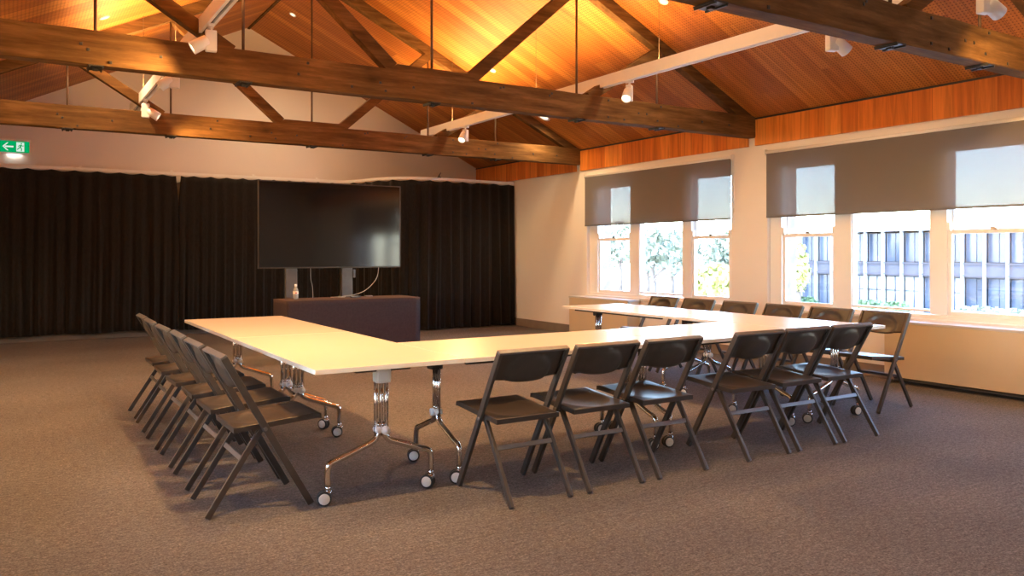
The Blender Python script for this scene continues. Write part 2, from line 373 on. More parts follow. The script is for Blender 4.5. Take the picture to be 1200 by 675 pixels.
# ------------------------------------------------------------------ windows
def make_window(i, far, near, cuts):
    """cuts: glass extents (farY, nearY) of the far sash, the fixed centre pane, the near sash"""
    w = bpy.data.objects.new('window_%d' % i, None); COL.objects.link(w); w['kind'] = 'structure'; w.location = (XG, (far+near)/2, SILL)
    ox, oy, oz = w.location
    def L(lo, hi): return [a-b for a, b in zip(lo, (ox, oy, oz))], [a-b for a, b in zip(hi, (ox, oy, oz))]
    def B(bm, lo, hi, bev=.004):
        lo, hi = L(lo, hi); bxr(bm, [min(a, b) for a, b in zip(lo, hi)], [max(a, b) for a, b in zip(lo, hi)], bev)
    (a0, a1), (c0, c1), (b0, b1) = cuts
    x0, x1 = XG-.045, XG+.06
    ztop = 2.335; zb = .745
    m1 = (a1-.035, c0+.0); m2 = (c1, b0+.035)
    bm = bmesh.new()
    B(bm, (x0, a0+.055, SILL), (x1, far, HEAD)); B(bm, (x0, near, SILL), (x1, b1-.055, HEAD))
    B(bm, (x0, near, ztop+.03), (x1, far, HEAD)); B(bm, (x0-.01, near, SILL), (x1, far, zb-.045))
    B(bm, (x0-.012, m1[1]+.012, SILL+.05), (x1, m1[0]-.0, ztop+.05)); B(bm, (x0-.012, m2[1], SILL+.05), (x1, m2[0]-.012, ztop+.05))
    # thin raised beads either side of the mullions and the centre pane
    B(bm, (x0+.0, c1-.001, zb-.02), (x1-.02, c0+.012, zb+.005)); B(bm, (x0, c0, zb), (x1-.02, c0+.014, ztop)); B(bm, (x0, c1-.014, zb), (x1-.02, c1, ztop))
    B(bm, (x0+.0, c1, 1.765), (x1-.02, c0, 1.80))
    obj('window_frame', bm, 'trim_paint', w)
    # blank panel over the centre pane
    bm = bmesh.new(); B(bm, (XG+.0, c1, 1.79), (XG+.02, c0, ztop+.04), 0); obj('blank_panel', bm, 'office_panel', w)
    bm = bmesh.new(); B(bm, (XG+.02, c1, zb-.02), (XG+.026, c0, 1.79), 0); obj('pane', bm, 'glass', w)
    for (s0, s1) in ((a0, a1), (b0, b1)):
        for k, (z0, z1, xx) in enumerate(((zb, 1.515, XG-.02), (1.555, ztop, XG+.025))):
            st = .042 if k == 0 else .026
            bm = bmesh.new()
            B(bm, (xx-.018, s0, z0-.045), (xx+.018, s0+st, z1+.03)); B(bm, (xx-.018, s1-st, z0-.045), (xx+.018, s1, z1+.03))
            B(bm, (xx-.018, s1, z0-(.06 if k == 0 else .04)), (xx+.018, s0, z0)); B(bm, (xx-.018, s1, z1), (xx+.018, s0, z1+.04))
            sa = obj('sash', bm, 'trim_paint', w)
            bm = bmesh.new(); B(bm, (xx-.003, s1, z0), (xx+.003, s0, z1), 0); obj('pane', bm, 'glass', sa)
        for yy in (s0+.03, s1-.02):       # curved horns of the upper sash
            bm = bmesh.new()
            prof = [(-.03,.07), (.02,.07), (.02,-.0), (.005,-.035), (-.012,-.028), (-.028,0)]
            a = [bm.verts.new((XG-.022+px_-ox, yy-.02-oy, 1.56+pz-oz)) for px_, pz in prof]
            b = [bm.verts.new((XG-.022+px_-ox, yy+.02-oy, 1.56+pz-oz)) for px_, pz in prof]
            bm.faces.new(a); bm.faces.new(b[::-1])
            for q in range(6): bm.faces.new((a[q], b[q], b[(q+1)%6], a[(q+1)%6]))
            obj('sash_horn', bm, 'trim_paint', w)
        bm = bmesh.new(); ym = (s0+s1)/2
        B(bm, (XG-.05, ym-.03, 1.553), (XG-.015, ym+.03, 1.567), .003); B(bm, (XG-.045, ym-.012, 1.565), (XG-.02, ym+.035, 1.58), .003)
        obj('sash_lock', bm, 'chrome', w)
    return w
make_window(1, *BAYS[0], ((10.10, 9.38), (9.13, 8.25), (8.03, 7.40)))
make_window(2, *BAYS[1], ((6.50, 5.84), (5.58, 4.70), (4.48, 3.66)))
make_window(3, *BAYS[2], ((2.86, 2.20), (1.94, 1.06), (.84, .02)))
box_obj('window_sill', (XR-.03, BAYS[0][1]-.02, SILL-.03), (XG-.02, BAYS[0][0]+.02, SILL+.004), 'trim_paint', kind='structure', bev=.004).name = 'trim_41'
box_obj('trim_42', (XR-.03, BAYS[1][1]-.02, SILL-.03), (XG-.02, BAYS[1][0]+.02, SILL+.004), 'trim_paint', kind='structure', bev=.004)
box_obj('trim_43', (XR-.03, BAYS[2][1]-.02, SILL-.03), (XG-.02, BAYS[2][0]+.02, SILL+.004), 'trim_paint', kind='structure', bev=.004)

# ------------------------------------------------------------------ roof trusses
def make_truss(y, label, first=None):
    if first is not None: return dup(first, (XM, y, 0), 0, label)
    T = thing('roof_truss', label, 'roof truss', (XM, y, 0), 0, 'timber roof trusses')
    H = XR-XM
    cb, ct = 2.757, 3.02
    bm = bmesh.new()
    nn = 48; rings = []
    for i in range(nn+1):
        x = -(XM-XL)+.012 + (XR-XM-.012+XM-XL-.012)*i/nn
        j = [random.uniform(-.004, .004) for _ in range(4)]
        yy = .07
        rings.append([bm.verts.new(v) for v in ((x, -yy+j[0], cb+j[1]), (x, yy, cb), (x, yy, ct+j[2]), (x, -yy+j[3], ct))])
    for A, B in zip(rings, rings[1:]):
        for k in range(4): bm.faces.new((A[k], B[k], B[(k+1)%4], A[(k+1)%4]))
    bm.faces.new(rings[0]); bm.faces.new(rings[-1][::-1])
    bmesh.ops.bevel(bm, geom=[e for e in bm.edges if abs((e.verts[0].co-e.verts[1].co).x) > .05], offset=.008, segments=1, affect='EDGES')
    obj('bottom_chord', bm, 'timber', T)
    bm = bmesh.new(); prism(bm, [(-.47, 3.015), (.47, 3.015), (.38, 3.075), (-.38, 3.075)], -.06, .06)
    bmesh.ops.transform(bm, matrix=Matrix.Rotation(PI/2, 4, 'X'), verts=bm.verts)
    obj('centre_block', bm, 'timber', T)
    for s in (-1, 1):
        bm = bmesh.new(); bar(bm, (s*(H-.10), 0, ZE-.04+.10*SL), (s*.03, 0, ZR-.085-.0), .11, .15, (0,0,1), .006)
        obj('rafter', bm, 'timber', T)
        bm = bmesh.new(); bar(bm, (s*.42, 0, 3.04), (s*1.72, 0, ZR-1.72*SL-.13), .10, .12, (0,0,1), .006); obj('strut', bm, 'timber', T)
        bm = bmesh.new(); bar(bm, (s*1.86, 0, 3.0), (s*2.88, 0, ZR-2.88*SL-.12), .10, .11, (0,0,1), .006); obj('strut', bm, 'timber', T)
    for x in (-2.87, -1.76, 0, 1.72, 2.86):
        bm = bmesh.new(); cyl(bm, (x, 0, cb-.03), (x, 0, ZR-abs(x)*SL-.09), .0125, 10); obj('tie_rod', bm, 'rod_steel', T)
        bm = bmesh.new(); bx(bm, (x, 0, cb-.006), (.11, .17, .012), None, .002); bx(bm, (x, 0, cb-.02), (.036, .036, .022), None, .003)
        for q in (-1, 1): bx(bm, (x+q*.045, 0, cb-.014), (.012, .17, .018), None, .002)
        obj('rod_plate', bm, 'dark_steel', T)
    bm = bmesh.new()
    for i in range(26):
        x = random.uniform(-4.2, 4.2); z = random.choice((cb+.05, ct-.05, (cb+ct)/2))+random.uniform(-.02, .02)
        bx(bm, (x, -.071, z), (.022, .012, .022), None, .003)
    obj('bolt_heads', bm, 'dark_steel', T)
    return T
t1 = make_truss(TR[0], 'brown timber roof truss farthest away, its lower chord crossing just above the exit sign wall')
make_truss(TR[1], 'brown timber roof truss in the middle, its lower chord crossing the whole upper photo', t1)
make_truss(TR[2], 'brown timber roof truss nearest the camera, crossing the top right corner', t1)

# ------------------------------------------------------------------ tracks with spotlights
TZ = 3.16
def make_track(x, label, ups):
    t = thing('lighting_track', label, 'lighting track', (x, 6.2, TZ), 0, 'suspended white lighting tracks')
    bm = bmesh.new(); L0, L1 = -5.2, 5.2
    prof = [(-.035,-.045), (-.012,-.045), (-.012,.0), (.012,.0), (.012,-.045), (.035,-.045), (.035,.075), (.029,.075), (.029,.05), (-.029,.05), (-.029,.075), (-.035,.075)]
    A = [bm.verts.new((x_, L0, z_)) for x_, z_ in prof]; B = [bm.verts.new((x_, L1, z_)) for x_, z_ in prof]
    for i in range(12): bm.faces.new((A[i], B[i], B[(i+1)%12], A[(i+1)%12]))
    for V in (A, B):
        for q in ((0,1,2,9), (0,9,10,11), (2,3,8,9), (3,4,5,8), (5,6,7,8)): bm.faces.new([V[k] for k in q])
    obj('rail', bm, 'white_plastic', t)
    bm = bmesh.new(); bxr(bm, (-.012, L0, -.020), (.012, L1-.02, -.010)); obj('conductor_strip', bm, 'black_rubber', t)
    for yy in (-4.6, -2.4, -.2, 2.0, 4.2):
        z1 = ZR-abs(x-XM)*SL-TZ
        bm = bmesh.new(); cyl(bm, (0, yy, .045), (0, yy, z1), .0025, 6); obj('suspension_wire', bm, 'rod_steel', t)
    for yy, e in ups:      # indirect strips lying in the top of the track, throwing warm light on the boards
        bm = bmesh.new(); bxr(bm, (-.028, yy-1.1, .0505), (.028, yy+1.1, .054)); obj('uplight_strip', bm, 'white_plastic', t)
        l = lamp('strip_light', 'AREA', (0, yy, .057), UP_W*e, t, shape='RECTANGLE', size=.04, size_y=2.1); l.rotation_euler = (PI, 0, 0)
    return t
TXL, TXR = 1.33, 5.45
make_track(TXL, 'long white lighting track hanging over the left row of tables', ((4.0, .8), (1.6, .65), (-.8, .8), (-4.0, .3)))
make_track(TXR, 'long white lighting track hanging over the right side of the tables', ((4.0, .65), (1.6, .55), (-.8, .35)))
def spotlight(x, y, yaw, tilt, label, on=True, energy=SPOT_W, drop=0):
    t = thing('track_spotlight', label, 'spotlight', (x, y, TZ-.045), yaw, 'white track spotlights')
    bm = bmesh.new(); bx(bm, (0, 0, -.012), (.045, .09, .024), None, .004); cyl(bm, (0, 0, -.02), (0, 0, -.05), .012, 12)
    obj('track_adapter', bm, 'white_plastic', t)
    bm = bmesh.new(); bx(bm, (0, 0, -.13), (.085, .06, .165), None, .008); obj('driver_box', bm, 'white_plastic', t)
    hd = bpy.data.objects.new('lamp_head', None)
    d = Vector((math.cos(tilt), 0, math.sin(tilt)))
    # head: a stubby can beside the driver box aimed along d
    prof = [(.030, -.075), (.046, -.068), (.050, -.02), (.052, .065), (.047, .066), (.044, .045), (.001, .044)]
    bm = bmesh.new(); lathe(bm, prof, (0,0,0), 24)
    rot = d.to_track_quat('Z', 'Y').to_matrix().to_4x4()
    c = Vector((.085, 0, -.165)); MT = Matrix.Translation(c) @ rot
    bmesh.ops.transform(bm, matrix=MT, verts=bm.verts)
    h = obj('lamp_head', bm, 'white_plastic', t)
    bm = bmesh.new(); cyl(bm, (.03, 0, -.165), (.06, 0, -.165), .014, 12); obj('swivel', bm, 'white_plastic', t)
    bm = bmesh.new(); lathe(bm, [(.043, .046), (.043, .052), (.03, .058), (.002, .06)], (0,0,0), 24); bmesh.ops.transform(bm, matrix=MT, verts=bm.verts)
    obj('lens', bm, 'lamp_face' if on else 'cream_plastic', h)
    if on:
        l = lamp('spot_light', 'SPOT', c+d*.075, energy, t, spot_size=R(140), spot_blend=1, shadow_soft_size=.04)
        l.rotation_euler = d.to_track_quat('-Z', 'Y').to_euler()
    return t
spotlight(TXR, 6.45, R(215), R(-48), 'lit white track spotlight in front of the middle truss, right of centre')
spotlight(TXR, 10.0, R(215), R(-50), 'lit white track spotlight at the far end of the right track')
spotlight(TXR, 4.02, R(-15), R(-35), 'unlit white track spotlight just beyond the nearest truss beam', on=False)
spotlight(TXR, 2.86, R(-10), R(-28), 'lit white track spotlight cut by the top edge of the photo at right')
spotlight(TXL, 6.60, R(172), R(-32), 'large white track spotlight over the middle beam at upper left', on=True, energy=110)
spotlight(TXL, 8.25, R(160), R(-38), 'white track spotlight seen just under the middle beam at left', on=True)
spotlight(TXL, 10.22, R(-12), R(-32), 'white track spotlight at the far end of the left track', on=True)
spotlight(TXL, 3.4, R(60), R(-62), 'added unseen fill spotlight on the left track above the camera', on=True, energy=300)  # this and the next spot are unseen, added to warm the left tables
spotlight(TXL, 4.7, R(95), R(-60), 'added unseen fill spotlight on the left track aimed at the left tables', on=True, energy=300)
# recessed downlights in the boards, last a grid of unseen added fill lights
for x, y, lab in ((.87, 9.86, 'small oval downlight in the left ceiling slope near the far truss'), (3.70, 12.36, 'small downlight in the ceiling beside the gable peak'),
             (5.88, 9.98, 'small downlight in the bright right ceiling slope'), (5.83, 6.35, 'small downlight at the top edge of the photo in the right ceiling slope'),
             (6.98, 10.28, 'round ceiling fitting low on the right slope, just below the middle beam'),
             *[(x_, y_, 'added unseen ceiling fill light above the camera') for y_ in (5.0, 2.6, .2, -2.2) for x_ in (.5, 2.3, 4.5, 6.2)]):
    s = 1 if x > XM else -1
    t = thing('ceiling_downlight', lab, 'downlight', (x, y, ZR-abs(x-XM)*SL), 0, 'recessed ceiling downlights')
    big = x > 6.5
    r0 = .10 if big else .055
    rot = Matrix.Rotation(s*math.atan(SL), 4, 'Y')
    bm = bmesh.new(); lathe(bm, [(r0*.72, -.004), (r0, -.010), (r0, .0), (r0*.72, .0)], (0,0,0), 24)
    bmesh.ops.transform(bm, matrix=rot, verts=bm.verts); obj('bezel', bm, 'white_plastic', t)
    bm = bmesh.new(); lathe(bm, [(.001, -.008), (r0*.7, -.0075), (r0*.7, -.002), (.001, -.002)], (0,0,0), 24)
    bmesh.ops.transform(bm, matrix=rot, verts=bm.verts); obj('lamp_face', bm, 'downlight_face', t)
    l = lamp('down_light', 'SPOT', (0, 0, -.05), DOWN_W*(2.4 if y > 12 else 1.3 if y > 6 and x < 3 else 1 if y > 6 else (.75 if y > 4 else .4))*(.75 if x > 5 else 1), t, color=SOFT, spot_size=R(150), spot_blend=1, shadow_soft_size=.06)

# ------------------------------------------------------------------ curtain rail and curtains
RZ = 2.60
YC = 13.83
path = [(XL+.03, YC), (2.0, YC), (4.2, YC), (5.0, YC-.01), (5.2, 13.55), (5.33, 13.12), (5.48, 12.80), (5.70, 12.56), (6.05, 12.47), (6.6, 12.47), (7.3, 12.50), (XR-.04, 12.52)]
rail_pts = smooth_curve([(x, y, RZ) for x, y in path], 8)
cr_ = thing('curtain_rail', 'thin white ceiling-hung curtain rail bending forward behind the screen', 'curtain rail', (2, YC, RZ))
bm = bmesh.new()
prev = None; ring = None
for i, p in enumerate(rail_pts):
    d = (rail_pts[min(i+1, len(rail_pts)-1)]-rail_pts[max(i-1, 0)]).normalized(); sd = Vector((-d.y, d.x, 0))
    r = [bm.verts.new(p+sd*a+Vector((0,0,b))-Vector((2, YC, RZ))) for a, b in ((-.02,-.026), (.02,-.026), (.02,.022), (-.02,.022))]
    if ring:
        for k in range(4): bm.faces.new((ring[k], r[k], r[(k+1)%4], ring[(k+1)%4]))
    else: bm.faces.new(r)
    ring = r
bm.faces.new(ring[::-1]); obj('rail_channel', bm, 'rail_paint', cr_)
for x, y in ((-.4, YC), (.9, YC), (2.2, YC), (3.5, YC), (4.6, YC)):
    bm = bmesh.new(); bxr(bm, (x-2-.02, 0, .018), (x-2+.02, YB-YC, .03), .002); bxr(bm, (x-2-.02, YB-YC-.006, -.01), (x-2+.02, YB-YC, .06), .002); obj('wall_bracket', bm, 'rail_paint', cr_)
bm = bmesh.new(); px_, py_ = 6.28-2, 12.47-YC; bxr(bm, (px_-.03, py_-.02, .02), (px_+.03, py_+.02, .035), .003); tube(bm, [(px_-.02, py_, .03), (px_, py_, .075), (px_+.01, py_, .035)], .008, 8); tube(bm, [(px_, py_, .06), (px_+.03, py_, .11)], .007, 8)
obj('rail_clip', bm, 'dark_steel', cr_)

def arc(pts):
    s = [0]
    for a, b in zip(pts, pts[1:]): s.append(s[-1]+(b-a).length)
    return s
def along(pts, s, q):
    for i in range(len(s)-1):
        if q <= s[i+1]+1e-9:
            f = (q-s[i])/max(1e-9, s[i+1]-s[i]); d = (pts[i+1]-pts[i]).normalized(); return pts[i].lerp(pts[i+1], f), d
    return pts[-1], (pts[-1]-pts[-2]).normalized()
SA = arc(rail_pts)
def x_at(x):   # arc length where the rail reaches x
    for i, p in enumerate(rail_pts):
        if p.x >= x: return SA[i]
    return SA[-1]
def curtain(q0, q1, zt, zb, pitch, amp, seed, label, gapshape=False, slit=None):
    rnd = random.Random(seed); step = .014
    N = int((q1-q0)/step); rows = 22
    NF = int((q1-q0)/pitch)+3
    ph = [rnd.uniform(-.35, .35) for _ in range(NF)]; am = [rnd.uniform(.55, 1.25) for _ in range(NF)]; sway = [rnd.uniform(-.6, .6) for _ in range(NF)]
    t = Vector(rail_pts[0]); c0, _ = along(rail_pts, SA, (q0+q1)/2); org = Vector((c0.x, c0.y, 0))
    bm = bmesh.new(); grid = []
    for i in range(N+1):
        q = q0+(q1-q0)*i/N; col = []
        for j in range(rows+1):
            v = j/rows; z = zt+(zb-zt)*v
            u = (q-q0)/pitch; k = int(u); f = u-k
            mixp = ph[k]*(1-f)+ph[k+1]*f; mixa = am[k]*(1-f)+am[k+1]*f; sw = sway[k]*(1-f)+sway[k+1]*f
            A = amp*(.55+.6*v)*mixa
            w = math.sin(2*PI*(u+mixp*v+.35*sw*v*v))
            w = w*abs(w)**.1; w = .75*w+.35*math.sin(2*PI*u*.37+seed+sw)
            off = A*w + .012*math.sin(2*PI*u*2.3+sw*3+v*1.5)*v
            p, d = along(rail_pts, SA, min(q, SA[-1])); sd = Vector((-d.y, d.x, 0))
            zz = z
            if j == 0: zz = zt-.022*abs(math.sin(PI*u*.62+.3))
            if j == rows: zz = zb+.008*math.sin(u*1.3+seed)
            P_ = p - sd*(off+.012) ; P_ = Vector((P_.x+.03*sw*math.sin(PI*v)*.4, P_.y, zz))
            if slit and v < .16:   # edge of the cloth pulled back near the top
                P_.x += slit*(1-v/.16)*max(0, 1-abs((q-(q1 if slit < 0 else q0)))/.12)*.03
            col.append(bm.verts.new(P_-org))
        grid.append(col)
    for a, b in zip(grid, grid[1:]):
        for j in range(rows):
            f = bm.faces.new((a[j], b[j], b[j+1], a[j+1])); f.smooth = True
    o = obj('curtain', bm, 'curtain'); o.location = org
    s = o.modifiers.new('cloth', 'SOLIDIFY'); s.thickness = .004; s.offset = 0
    return tag(o, label, 'curtain', 'black floor-length curtains')
q_s = x_at(0)+0
def q_of(x): return x-rail_pts[0].x   # the straight first part of the rail
curtain(.01, q_of(2.277), RZ-.027, .10, .19, .026, 3, 'black curtain filling the far wall left of the bright slit', slit=-1)
curtain(q_of(2.289), q_of(4.98), RZ-.027, .08, .16, .026, 8, 'black curtain behind the large screen, right of the bright slit', slit=1)
curtain(q_of(5.0), SA[-1]-.005, RZ-.028, .02, .20, .040, 5, 'black curtain right of the screen, hanging further forward and meeting the window wall')

# ------------------------------------------------------------------ exit sign
t = thing('exit_sign', 'green illuminated exit sign with left arrow and running figure', 'exit sign', (.04, YB, 2.885))
bm = bmesh.new(); bxr(bm, (-.21, -.05, .085), (.21, 0, .115), .004); bxr(bm, (-.195, -.045, -.085), (.195, -.005, .09), .003); obj('housing', bm, 'rail_paint', t)
bm = bmesh.new(); bxr(bm, (-.19, -.052, -.082), (.19, -.045, .082)); face = obj('sign_face', bm, 'exit_green', t)
def flat(poly, m, name, y=-.0545, par=None):
    bm = bmesh.new(); a = [bm.verts.new((x, y, z)) for x, z in poly]; b = [bm.verts.new((x, -.0515, z)) for x, z in poly]
    bm.faces.new(a); bm.faces.new(b[::-1])
    for i in range(len(poly)): bm.faces.new((a[i], b[i], b[(i+1)%len(poly)], a[(i+1)%len(poly)]))
    bmesh.ops.triangulate(bm, faces=[f for f in bm.faces if len(f.verts) > 4], ngon_method='EAR_CLIP'); return obj(name, bm, m, par or face)
bm = bmesh.new()
for q_ in ([(-.118,-.012), (-.010,-.012), (-.010,.012), (-.118,.012)], [(-.150,0), (-.128,0), (-.070,.058), (-.092,.058)], [(-.150,0), (-.092,-.058), (-.070,-.058), (-.128,0)]):
    A = [bm.verts.new((x_, -.0545, z_)) for x_, z_ in q_]; B = [bm.verts.new((x_, -.0515, z_)) for x_, z_ in q_]
    bm.faces.new(A); bm.faces.new(B[::-1])
    for i in range(4): bm.faces.new((A[i], B[i], B[(i+1)%4], A[(i+1)%4]))
obj('arrow', bm, 'exit_white', face)
dr = flat([(.025,-.068), (.125,-.068), (.125,.068), (.025,.068)], 'exit_white', 'doorway')
bm = bmesh.new()
def limb(pts, w):
    for p, q in zip(pts, pts[1:]):
        bar(bm, (p[0], -.0555, p[1]), (q[0], -.0555, q[1]), .003, w, up=Vector((q[0]-p[0], 0, q[1]-p[1])).cross(Vector((0,1,0))), ext=w*.2)
limb([(.085,.028), (.072,-.008)], .020); limb([(.072,-.008), (.052,-.022), (.036,-.040)], .012); limb([(.074,-.008), (.092,-.026), (.088,-.058)], .012)
limb([(.084,.030), (.062,.022), (.050,.002)], .009); limb([(.086,.030), (.104,.014), (.118,.020)], .009)
cyl(bm, (.088, -.0575, .048), (.088, -.054, .048), .010, 14)
obj('running_figure', bm, 'exit_green', face)
bm = bmesh.new(); bxr(bm, (-.10, -.04, -.092), (.10, -.015, -.086)); obj('downward_diffuser', bm, 'diffuser', t)
l = lamp('sign_glow', 'AREA', (0, -.03, -.096), .3, t, color=(1,.98,.92), shape='RECTANGLE', size=.18, size_y=.02)

# ------------------------------------------------------------------ screen on its stand
t = thing('display_screen', 'very large black flat display screen on a two-post stand behind the cloth-covered desk', 'screen', (3.63, 10.36, 0))
bm = bmesh.new(); bxr(bm, (-.975, -.02, 1.125), (.975, .02, 2.25), .006); bxr(bm, (-.7, .02, 1.3), (.7, .06, 2.05), .01); obj('screen_body', bm, 'tv_body', t)
bm = bmesh.new(); bxr(bm, (-.962, -.0225, 1.143), (.962, -.019, 2.238)); obj('screen_glass', bm, 'screen', t)
bm = bmesh.new()
bxr(bm, (-.976, -.024, 2.240), (.976, .0, 2.251)); bxr(bm, (-.976, -.024, 1.124), (.976, 0, 1.137)); bxr(bm, (-.977, -.024, 1.124), (-.966, 0, 2.251)); bxr(bm, (.966, -.024, 1.124), (.977, 0, 2.251))
obj('bezel', bm, 'tv_trim', t)
for xx in (-.525, .235):
    bm = bmesh.new(); bxr(bm, (xx-.075, .065, .02), (xx+.075, .125, 1.72), .006); bxr(bm, (xx-.075, .06, 1.085), (xx+.075, .066, 1.10)); obj('post', bm, 'tv_metal', t)
    bm = bmesh.new(); bxr(bm, (xx-.05, -.09, .035), (xx+.05, .42, .075), .01); obj('foot', bm, 'dark_steel', t)
    for yy in (-.05, .38):
        bm = bmesh.new(); cyl(bm, (xx-.015, yy, .028), (xx+.015, yy, .028), .028, 16); obj('wheel', bm, 'black_rubber', t)
bm = bmesh.new(); bxr(bm, (-.66, .03, 1.55), (.52, .09, 1.62), .004); bxr(bm, (-.66, .03, 1.80), (.52, .09, 1.86), .004); obj('mounting_rail', bm, 'dark_steel', t)
bm = bmesh.new(); bxr(bm, (.31, .05, .99), (.345, .1, 1.10), .006); obj('control_box', bm, 'tv_metal', t)
bm = bmesh.new(); tube(bm, smooth_curve([(.66, .0, 1.13), (.63, -.02, 1.0), (.55, -.04, .90), (.42, -.07, .81), (.25, -.12, .765), (.10, -.16, .758)], 8), .0045, 8); obj('power_cable', bm, 'grey_cable', t)
bm = bmesh.new(); tube(bm, smooth_curve([(-.28, .05, 1.13), (-.275, .05, .98), (-.25, .05, .85), (-.245, .05, .60)], 6), .004, 8); obj('signal_cable', bm, 'grey_cable', t)

# desk under stretch cloth
t = thing('covered_desk', 'long desk under a tight dark brown stretch cloth in front of the screen', 'desk', (3.68, 9.90, 0))
bm = bmesh.new()
W2, D2, HT = .875, .30, .742
nx, ny, nz = 26, 10, 14
def side(x0, y0, x1, y1, n, inward):
    grid = []
    for i in range(n+1):
        col = []
        for j in range(nz+1):
            u = i/n; v = j/nz; x = x0+(x1-x0)*u; y = y0+(y1-y0)*u; z = HT*(1-v)
            belly = .045*math.sin(PI*v)**.9*(math.sin(PI*u)**.5) + .0
            hem = .05*math.sin(PI*u)**.6 * v**6
            x += inward[0]*belly; y += inward[1]*belly; col.append(bm.verts.new((x, y, max(z, .0)+hem+.004)))
        grid.append(col)
    for a, b in zip(grid, grid[1:]):
        for j in range(nz):
            f = bm.faces.new((a[j], b[j], b[j+1], a[j+1])); f.smooth = True
side(-W2, -D2, W2, -D2, nx, (0, 1)); side(W2, -D2, W2, D2, ny, (-1, 0)); side(W2, D2, -W2, D2, nx, (0, -1)); side(-W2, D2, -W2, -D2, ny, (1, 0))
tp = [[bm.verts.new((-W2+2*W2*i/nx, -D2+2*D2*j/ny, HT+.004)) for j in range(ny+1)] for i in range(nx+1)]
for i in range(nx):
    for j in range(ny): bm.faces.new((tp[i][j], tp[i+1][j], tp[i+1][j+1], tp[i][j+1]))
bmesh.ops.remove_doubles(bm, verts=bm.verts, dist=.0015)
o = obj('stretch_cloth', bm, 'stretch_cloth', t)
bm = bmesh.new(); bxr(bm, (-W2+.012, -D2+.012, HT-.03), (W2-.012, D2-.012, HT-.002)); obj('desk_top', bm, 'dark_steel', t)
for sx in (-1, 1):
    for sy in (-1, 1):
        bm = bmesh.new(); cyl(bm, (sx*(W2-.055), sy*(D2-.05), 0.002), (sx*(W2-.055), sy*(D2-.05), HT-.03), .014, 12); obj('leg', bm, 'dark_steel', t)
# bottle and the small things on the desk
t = thing('water_bottle', 'small clear bottle with a pale cap standing on the left end of the covered desk', 'bottle', (3.03, 10.00, HT+.004))
bm = bmesh.new(); lathe(bm, [(.026,0), (.032,.004), (.033,.05), (.031,.058), (.033,.066), (.033,.10), (.028,.125), (.013,.15), (.0125,.165), (.011,.166)], (0,0,0), 24); bt = obj('bottle_body', bm, 'bottle', t)
bm = bmesh.new(); lathe(bm, [(.0335,.062), (.0340,.063), (.0340,.098), (.0335,.099)], (0,0,0), 24); obj('bottle_label', bm, 'cream_plastic', t)
bm = bmesh.new(); bx(bm, (-.005, -.034, .078), (.022, .004, .014), None, .001); obj('label_mark', bm, 'red_label', t)
bm = bmesh.new(); lathe(bm, [(.014,.160), (.015,.162), (.015,.186), (.013,.188)], (0,0,0), 20); obj('cap', bm, 'white_plastic', t)
t = thing('remote_control', 'small dark remote control lying on the covered desk below the right post', 'remote control', (3.80, 9.95, HT+.004), R(20))
bm = bmesh.new(); bxr(bm, (-.08, -.02, 0), (.08, .02, .018), .005); obj('remote_body', bm, 'tv_body', t)
bm = bmesh.new()
for i in range(5):
    for j in range(3): bx(bm, (-.06+.022*i, -.011+.011*j, .019), (.012, .006, .003), None, .001)
obj('button_pad', bm, 'cream_plastic', t)
t = tag(box_obj('adapter_box', (3.93, 9.93, HT+.004), (4.03, 9.98, HT+.026), 'tv_metal', bev=.004), 'small grey adapter box on the covered desk beside the remote control', 'adapter')
bm = bmesh.new(); tube(bm, smooth_curve([(3.55, 10.02, HT+.012), (3.62, 9.97, HT+.011), (3.68, 10.03, HT+.011), (3.60, 10.07, HT+.012), (3.50, 10.04, HT+.011), (3.58, 9.99, HT+.018), (3.70, 10.05, HT+.012)], 6), .0045, 8)
tag(obj('coiled_cable', bm, 'grey_cable'), 'short loose coil of cable lying on the middle of the covered desk', 'cable')

# ------------------------------------------------------------------ tables
TH = .74
def caster(par, x, y, ang):
    """caster under (x, y) of the leg, wheel plane turned by ang"""
    rot = Matrix.Translation((x, y, 0)) @ Matrix.Rotation(ang, 4, 'Z')
    bm = bmesh.new(); cyl(bm, (0, 0, .066), (0, 0, .105), .013, 14)
    lathe(bm, [(.020,.060), (.022,.063), (.020,.075), (.012,.078)], (0,0,0), 16)
    bx(bm, (.012, 0, .052), (.036, .012, .030), None, .004)
    bmesh.ops.transform(bm, matrix=rot, verts=bm.verts); c = obj('caster', bm, 'chrome', par)
    for s in (-1, 1):
        bm = bmesh.new(); lathe(bm, [(.026, s*.006), (.038, s*.008), (.0385, s*.022), (.034, s*.026)], (.018, 0, .0385), 26, 'y')
        bmesh.ops.transform(bm, matrix=rot, verts=bm.verts); w_ = obj('tyre', bm, 'black_rubber', par)
        w_.parent = c
        bm = bmesh.new(); lathe(bm, [(.029, s*.0245), (.029, s*.0275), (.024, s*.029), (.002, s*.0292)], (.018, 0, .0385), 26, 'y')
        bmesh.ops.transform(bm, matrix=rot, verts=bm.verts); w_ = obj('wheel_cap', bm, 'cream_plastic', par); w_.parent = c
